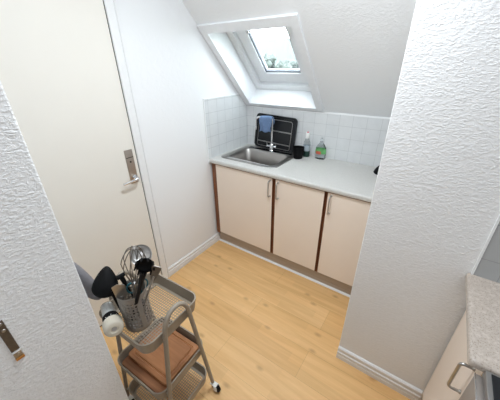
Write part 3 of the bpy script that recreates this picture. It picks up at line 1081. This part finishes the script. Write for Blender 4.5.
# arched end frames with casters
for s in (1, -1):
    bm = bmesh.new()
    xx = s*(HX+0.0145)
    def leg(sgn):
        return [(xx, sgn*0.148, 0.062), (xx, sgn*0.101, 0.43), (xx, sgn*0.070, 0.675)]
    pts = leg(-1)
    for k in range(1, 14):
        a = PI*k/14
        pts.append((xx, -0.068*math.cos(a), 0.680+0.125*math.sin(a)**0.85))
    pts += leg(1)[::-1]
    tube(bm, pts, 0.0098, 12)
    fr = finish('arched_frame', bm, M['cart'], cart, 60)
    for top in (0.69, 0.370, 0.125):
        for sgn in (-1, 1):
            bm = bmesh.new()
            yy = sgn*(0.148+(top-0.062)/(0.675-0.062)*(0.070-0.148))
            tube(bm, [(s*(HX-0.001), yy, top), (xx-s*0.004, yy, top)], 0.005, 8)
            finish('bracket', bm, M['steel'], fr, 50)
    for sgn in (-1, 1):
        bm = bmesh.new()
        cx, cy = xx, sgn*0.148
        ox = 0.026                                  # the wheels trail towards the room
        tube(bm, [(cx, cy, 0.064), (cx, cy, 0.050)], 0.007, 10)
        box(bm, cx-0.012, cx+ox+0.004, cy-0.013, cy+0.013, 0.048, 0.053, bev=0.002)
        for q in (-1, 1):
            box(bm, cx+ox-0.012, cx+ox+0.010, cy+q*0.0125-0.0012, cy+q*0.0125+0.0012, 0.020, 0.050)
            lathe(bm, [(0.012, 0), (0.011, 0.003)], 18, frame_to((cx+ox, cy+q*0.0128, 0.025), (0, q, 0)))
        ca = finish('caster', bm, M['white_plastic'], cart, 40)
        bm = bmesh.new()
        lathe(bm, [(0.004, -0.010), (0.021, -0.010), (0.025, -0.007), (0.025, 0.007), (0.021, 0.010), (0.004, 0.010)], 24, frame_to((cx+ox, cy, 0.0252), (0, 1, 0)))
        finish('wheel', bm, M['black'], ca, 40)

# cutting boards in the middle tier
def board(x, y, z, hx, hy, th, label, mat, groove, rz):
    o = empty('cutting_board', (x, y, z), rz)
    tag(o, label, 'cutting board')
    bm = bmesh.new()
    lf = lambda pts, zz: [(a, b, zz) for a, b in pts]
    R = 0.018
    loops = [lf(rrect(hx, hy, R), 0.002), lf(rrect(hx, hy, R), th-0.002), lf(rrect(hx-0.002, hy-0.002, R-0.002), th)]
    if groove:
        loops += [lf(rrect(hx-0.018, hy-0.018, R-0.004), th), lf(rrect(hx-0.021, hy-0.021, R-0.006), th-0.004), lf(rrect(hx-0.026, hy-0.026, R-0.008), th-0.004), lf(rrect(hx-0.029, hy-0.029, R-0.010), th)]
    loft(bm, [lf(rrect(hx-0.002, hy-0.002, R-0.002), 0.0)]+loops, cap0=True, cap1=True)
    finish('board', bm, mat, o, 40)
    return o
cz = math.radians(3.0)
board(0.766, -1.8205, 0.3345, 0.145, 0.134, 0.022, 'larger brown cutting board lying flat at the bottom of the middle tier', M['board_dark'], False, cz)
board(0.764, -1.806, 0.3568, 0.140, 0.110, 0.020, 'grooved warm brown cutting board on top of the larger one in the middle tier', M['board'], True, cz)

# ------------------------------------------------------------------ utensil holder and utensils
HZ = 0.6602
HC = Vector((0.760, -1.875, HZ))
uh = empty('utensil_holder', HC)
tag(uh, 'perforated steel utensil holder standing on the top tier of the cart', 'utensil holder')
bm = bmesh.new()
n, rows_ = 25, 9
R0, HT = 0.0565, 0.188
zs = [0.022+ (HT-0.045)*k/rows_ for k in range(rows_+1)]
gv = [[bm.verts.new((R0*math.cos(2*PI*k/n), R0*math.sin(2*PI*k/n), z)) for k in range(n)] for z in zs]
for j in range(rows_):
    for k in range(n):
        o4 = [gv[j][k], gv[j][(k+1) % n], gv[j+1][(k+1) % n], gv[j+1][k]]
        if k % 5 == 4:
            bm.faces.new(o4)
            continue
        a0, a1 = 2*PI*(k+0.23)/n, 2*PI*(k+0.77)/n
        zb_, zt_ = zs[j]+(zs[j+1]-zs[j])*0.22, zs[j]+(zs[j+1]-zs[j])*0.78
        q = [bm.verts.new((R0*math.cos(a), R0*math.sin(a), z)) for a, z in ((a0, zb_), (a1, zb_), (a1, zt_), (a0, zt_))]
        for i in range(4):
            bm.faces.new((o4[i], o4[(i+1) % 4], q[(i+1) % 4], q[i]))
bot = [[bm.verts.new((r*math.cos(2*PI*k/n), r*math.sin(2*PI*k/n), z)) for k in range(n)] for r, z in ((0.055, 0.0), (R0, 0.002))]
top_ = [[bm.verts.new((r*math.cos(2*PI*k/n), r*math.sin(2*PI*k/n), z)) for k in range(n)] for r, z in ((R0, HT-0.003), (R0+0.0018, HT-0.001), (R0+0.001, HT+0.001), (R0-0.0005, HT))]
seq = bot+[gv[0]]
for a, b in zip(seq, seq[1:]):
    for k in range(n): bm.faces.new((a[k], a[(k+1) % n], b[(k+1) % n], b[k]))
seq = [gv[-1]]+top_
for a, b in zip(seq, seq[1:]):
    for k in range(n): bm.faces.new((a[k], a[(k+1) % n], b[(k+1) % n], b[k]))
bm.faces.new(bot[0][::-1])
hb = finish('holder_body', bm, plain('matt_holder_steel', (0.36, 0.33, 0.30), 0.5, 0.55), uh, 50)
md = hb.modifiers.new('thickness', 'SOLIDIFY')
md.thickness = 0.001
md.offset = -1

UG = 'utensils in the steel holder'
def utensil(name, label, cat, base, tip):
    """an empty at the foot of the utensil, local z along the handle"""
    base, tip = Vector(base), Vector(tip)
    o = bpy.data.objects.new(name, None)
    o.empty_display_size = 0.03
    COL.objects.link(o)
    z = (tip-base).normalized()
    view = (CAM_POS-tip)
    y = (view-z*view.dot(z)).normalized()      # local y faces the room
    x = y.cross(z)
    m = Matrix((x, y, z)).transposed().to_4x4()
    m.translation = base
    o.matrix_world = m
    tag(o, label, cat, UG)
    return o, (tip-base).length

# whisk
o, L = utensil('whisk', 'steel balloon whisk, the tallest utensil in the holder', 'whisk', (0.738, -1.880, 0.672), (0.858, -1.868, 1.094))
bm = bmesh.new()
tube(bm, [(0, 0, 0), (0, 0, L-0.215), (0, 0, L-0.195)], [0.006, 0.007, 0.008], 12)
finish('whisk_handle', bm, M['steel'], o, 50)
bm = bmesh.new()
for k in range(5):
    a = PI*k/5
    pts = []
    for q in range(0, 25):
        t = -1+2*q/24
        w = 0.043*math.sin(min(1, (1-abs(t))*1.0)*PI*0.62)/math.sin(PI*0.62) if abs(t) < 1 else 0
        # pear-shaped loop
        ang = PI*q/24
        zz = (L-0.20)+0.20*math.sin(ang)**0.72
        rr = 0.050*math.cos(ang)*(0.12+0.88*min(1, (math.sin(ang)**0.72)/0.62)) if True else 0
        if math.sin(ang) < 1e-6: rr = 0.005*math.cos(ang)
        pts.append((rr*math.cos(a), rr*math.sin(a), zz))
    tube(bm, pts, 0.0017, 6)
finish('whisk_wires', bm, M['old_steel'], o, 60)

# ladle
o, L = utensil('ladle', 'steel soup ladle with a round bowl behind the whisk', 'ladle', (0.775, -1.860, 0.672), (0.762, -1.800, 0.973))
bm = bmesh.new()
tube(bm, [(0, 0, 0), (0, 0, L-0.03)], 0.004, 10)
finish('ladle_handle', bm, M['steel'], o, 50)
bm = bmesh.new()
prof = [(0.0, -0.022)]+[(0.036*math.sin(PI/2*k/8), -0.022*math.cos(PI/2*k/8)) for k in range(1, 9)]
prof += [(0.0375, 0.001)]+[(0.035*math.sin(PI/2*k/8), -0.020*math.cos(PI/2*k/8)) for k in range(8, -1, -1)]
lathe(bm, prof, 26, Matrix.Translation((0, 0, L)) @ frame_to((0, 0, 0), (0.15, 0.85, 0.5)) @ Matrix.Scale(1.12, 4), cap0=False, cap1=False)
bmesh.ops.remove_doubles(bm, verts=bm.verts, dist=1e-5)
finish('ladle_bowl', bm, M['steel'], o, 50)

def blade(bm, outline, th, bow=0.0):
    """flat rounded outline in local x,z with thickness in y"""
    a = [bm.verts.new((x, bow*(x*x)*20-th/2, z)) for x, z in outline]
    b = [bm.verts.new((x, bow*(x*x)*20+th/2, z)) for x, z in outline]
    bm.faces.new(a[::-1]); bm.faces.new(b)
    n = len(a)
    for k in range(n): bm.faces.new((a[k], a[(k+1) % n], b[(k+1) % n], b[k]))

# pasta server
o, L = utensil('pasta_server', 'black pasta server with a toothed rim in front of the ladle', 'pasta server', (0.736, -1.893, 0.672), (0.930, -1.882, 1.060))
bm = bmesh.new()
tube(bm, [(0, 0, 0), (0, 0, L-0.12)], [0.006, 0.008], 10)
tube(bm, [(0, 0, L-0.12), (0, 0, L-0.03)], [0.008, 0.013], 10)
finish('server_handle', bm, M['black'], o, 50)
bm = bmesh.new()
prof = [(0.0, -0.016)]+[(0.030*math.sin(PI/2*k/6), -0.016*math.cos(PI/2*k/6)) for k in range(1, 7)]+[(0.027, 0.001)]+[(0.027*math.sin(PI/2*k/6), -0.013*math.cos(PI/2*k/6)) for k in range(5, -1, -1)]
F = frame_to((0, 0.0, L), (0, 0.95, 0.3))
lathe(bm, prof, 24, F, cap0=False, cap1=False)
bmesh.ops.remove_doubles(bm, verts=bm.verts, dist=1e-5)
for k in range(9):
    a = 2*PI*k/9
    p0 = F @ Vector((0.0285*math.cos(a), 0.0285*math.sin(a), -0.001))
    p1 = F @ Vector((0.031*math.cos(a), 0.031*math.sin(a), 0.016))
    tube(bm, [p0, p1], [0.004, 0.0025], 8)
finish('server_head', bm, M['black'], o, 50)

# steel turner
o, L = utensil('turner', 'narrow steel turner at the right side of the holder', 'turner', (0.748, -1.858, 0.672), (0.962, -1.862, 1.052))
bm = bmesh.new()
tube(bm, [(0, 0, 0), (0, 0, L-0.06)], 0.004, 8)
finish('turner_handle', bm, M['steel'], o, 50)
bm = bmesh.new()
blade(bm, [(-0.004, L-0.10), (0.004, L-0.10), (0.011, L-0.07), (0.016, L+0.004), (0.013, L+0.010), (-0.013, L+0.010), (-0.016, L+0.004), (-0.011, L-0.07)], 0.0016)
finish('turner_blade', bm, M['old_steel'], o, 40)

# scissors with teal grips
o, L = utensil('scissors', 'scissors with teal grips, blades down in the holder', 'scissors', (0.752, -1.850, 0.672), (0.762, -1.845, 0.852))
bm = bmesh.new()
blade(bm, [(-0.004, 0.0), (0.004, 0.0), (0.010, L-0.05), (-0.010, L-0.05)], 0.003)
finish('scissor_blades', bm, M['steel'], o, 40)
for s in (-1, 1):
    bm = bmesh.new()
    ring = []
    for k in range(20):
        a = 2*PI*k/20
        ring.append((s*0.023+0.017*math.cos(a), s*0.003, L-0.008+0.026*math.sin(a)))
    tube(bm, ring, 0.0036, 8, closed=True)
    tube(bm, [(0, 0, L-0.06), (s*0.014, s*0.003, L-0.036)], [0.006, 0.006], 8)
    tag(finish('scissor_grip', bm, M['teal'], o, 50), 'teal grip')

# kitchen knife-like spatula with wide steel blade pointing up-left
o, L = utensil('cake_slice', 'short steel cake slice with a broad blade at the front of the holder', 'cake slice', (0.738, -1.905, 0.672), (0.764, -1.916, 0.893))
bm = bmesh.new()
tube(bm, [(0, 0, 0), (0, 0, L-0.05)], 0.005, 8)
finish('slice_handle', bm, M['steel'], o, 50)
bm = bmesh.new()
blade(bm, [(-0.006, L-0.07), (0.006, L-0.07), (0.020, L-0.045), (0.024, L+0.015), (0.004, L+0.022), (-0.020, L+0.005), (-0.020, L-0.045)], 0.0016)
finish('slice_blade', bm, M['steel'], o, 40)

# knob-ended black tool
o, L = utensil('peeler', 'small black-handled peeler between the big black spoon and the whisk', 'peeler', (0.745, -1.845, 0.672), (0.702, -1.872, 0.884))
bm = bmesh.new()
tube(bm, [(0, 0, 0.0), (0, 0, L-0.05), (0, 0, L-0.03), (0, 0, L)], [0.003, 0.003, 0.009, 0.010], 10)
tube(bm, [(-0.016, 0, L+0.002), (0.016, 0, L+0.002)], [0.008, 0.010], 10)
finish('peeler_handle', bm, M['black'], o, 50)

# big black spoon leaning out to the left
HCN = Vector((0.676, -1.926, 0.872))
o, L = utensil('serving_spoon', 'big black serving spoon with a broad heart-shaped head, leftmost in the cart', 'spoon', (0.655, -1.892, 0.661), (0.672, -1.915, 0.845))
bm = bmesh.new()
tube(bm, [(0, 0, 0.0), (0, 0, L-0.03), (0, 0, L)], [0.006, 0.008, 0.009], 10)
finish('spoon_handle', bm, M['black'], o, 50)
nv = (CAM_POS-HCN).normalized()
upv = (Vector((0, 0, 1))-nv*nv.z).normalized()
upv = Matrix.Rotation(math.radians(-20), 3, nv) @ upv
HM = Matrix((nv.cross(upv)*-1, nv, upv)).transposed().to_4x4()
HM.translation = HCN
HM = o.matrix_world.inverted() @ HM
bm = bmesh.new()
out = []
n_ = 28
rows2 = []
for ir in range(0, 7):
    f = ir/6
    loop = []
    for k in range(n_):
        a = 2*PI*k/n_
        c, s_ = math.cos(a), math.sin(a)
        w = 0.048*(1-0.40*max(0, s_)**1.5)
        x = w*c*f
        z = (0.082*s_ if s_ > 0 else 0.042*s_)*f
        loop.append(bm.verts.new(HM @ Vector((x, 0.018*(1-f*f), z-0.012))))
    rows2.append(loop)
for a, b in zip(rows2[1:], rows2[2:]):
    for k in range(n_): bm.faces.new((a[k], a[(k+1) % n_], b[(k+1) % n_], b[k]))
for v in rows2[0]: pass
cv = bm.verts.new(HM @ Vector((0, 0.018, -0.012)))
for v in rows2[0]: bm.verts.remove(v)
for k in range(n_): bm.faces.new((cv, rows2[1][k], rows2[1][(k+1) % n_]))
bo = finish('spoon_head', bm, M['black'], o, 80)
md = bo.modifiers.new('thickness', 'SOLIDIFY')
md.thickness = 0.004

# ------------------------------------------------------------------ jar with ivory lid lying over the front rim
jb, jt = Vector((0.640, -1.938, 0.732)), Vector((0.792, -1.987, 0.752))
ax = (jt-jb).normalized()
Lj = (jt-jb).length
jr = bpy.data.objects.new('jar', None)
jr.empty_display_size = 0.04
COL.objects.link(jr)
jr.matrix_world = frame_to(jb, ax)
tag(jr, 'clear jar with a ribbed ivory lid lying over the cart rim below the black spoon', 'jar')
bm = bmesh.new()
lathe(bm, [(0.022, 0.0), (0.026, 0.005), (0.026, Lj-0.085), (0.023, Lj-0.070)], 26)
finish('jar_body', bm, M['clear'], jr, 40)
bm = bmesh.new()
lathe(bm, [(0.0225, 0.006), (0.0225, Lj-0.09)], 24)
finish('jar_contents', bm, M['white_plastic'], jr, 40)
bm = bmesh.new()
lathe(bm, [(0.024, Lj-0.086), (0.030, Lj-0.080), (0.030, Lj-0.046)], 28)
nb = finish('jar_collar', bm, M['black'], jr, 40)
tag(nb, 'black collar with white dots')
for k in range(9):
    bm = bmesh.new()
    a = 2*PI*k/9
    lathe(bm, [(0.0019, 0), (0.0016, 0.0006)], 10, frame_to((0.030*math.cos(a), 0.030*math.sin(a), Lj-0.058), (math.cos(a), math.sin(a), 0)))
    finish('dot', bm, M['white_plastic'], nb)
bm = bmesh.new()
rings = []
nn = 56
for (r, z) in ((0.031, Lj-0.046), (0.0355, Lj-0.044), (0.0355, Lj-0.010), (0.033, Lj-0.003), (0.029, Lj), (0.016, Lj), (0.0145, Lj-0.004)):
    rb = 0.0007 if r > 0.033 else 0
    rings.append([((r+(rb if k % 2 else -rb))*math.cos(2*PI*k/nn), (r+(rb if k % 2 else -rb))*math.sin(2*PI*k/nn), z) for k in range(nn)])
loft(bm, rings, cap0=True, cap1=True)
ld = finish('jar_lid', bm, M['cream_plastic'], jr, 40)
bm = bmesh.new()
lathe(bm, [(0.0100, Lj-0.0038), (0.0095, Lj-0.003), (0.006, Lj-0.0025)], 24)
finish('lid_centre', bm, M['grey_plastic'], ld, 40)

# grey padded item peeking out behind the wall end
bm = bmesh.new()
bmesh.ops.create_uvsphere(bm, u_segments=28, v_segments=18, radius=1)
for v in bm.verts:
    z = v.co.z
    v.co.x *= 0.064*(1-0.25*z)
    v.co.y *= 0.026
    v.co.z = z*0.125
mt = finish('oven_mitt', bm, M['grey_cloth'], None, 80, (0.535, -1.962, 0.846))
mt.rotation_euler = (0.12, math.radians(-18), math.radians(15))
tag(mt, 'grey padded kitchen mitt peeking out behind the textured wall end', 'oven mitt')
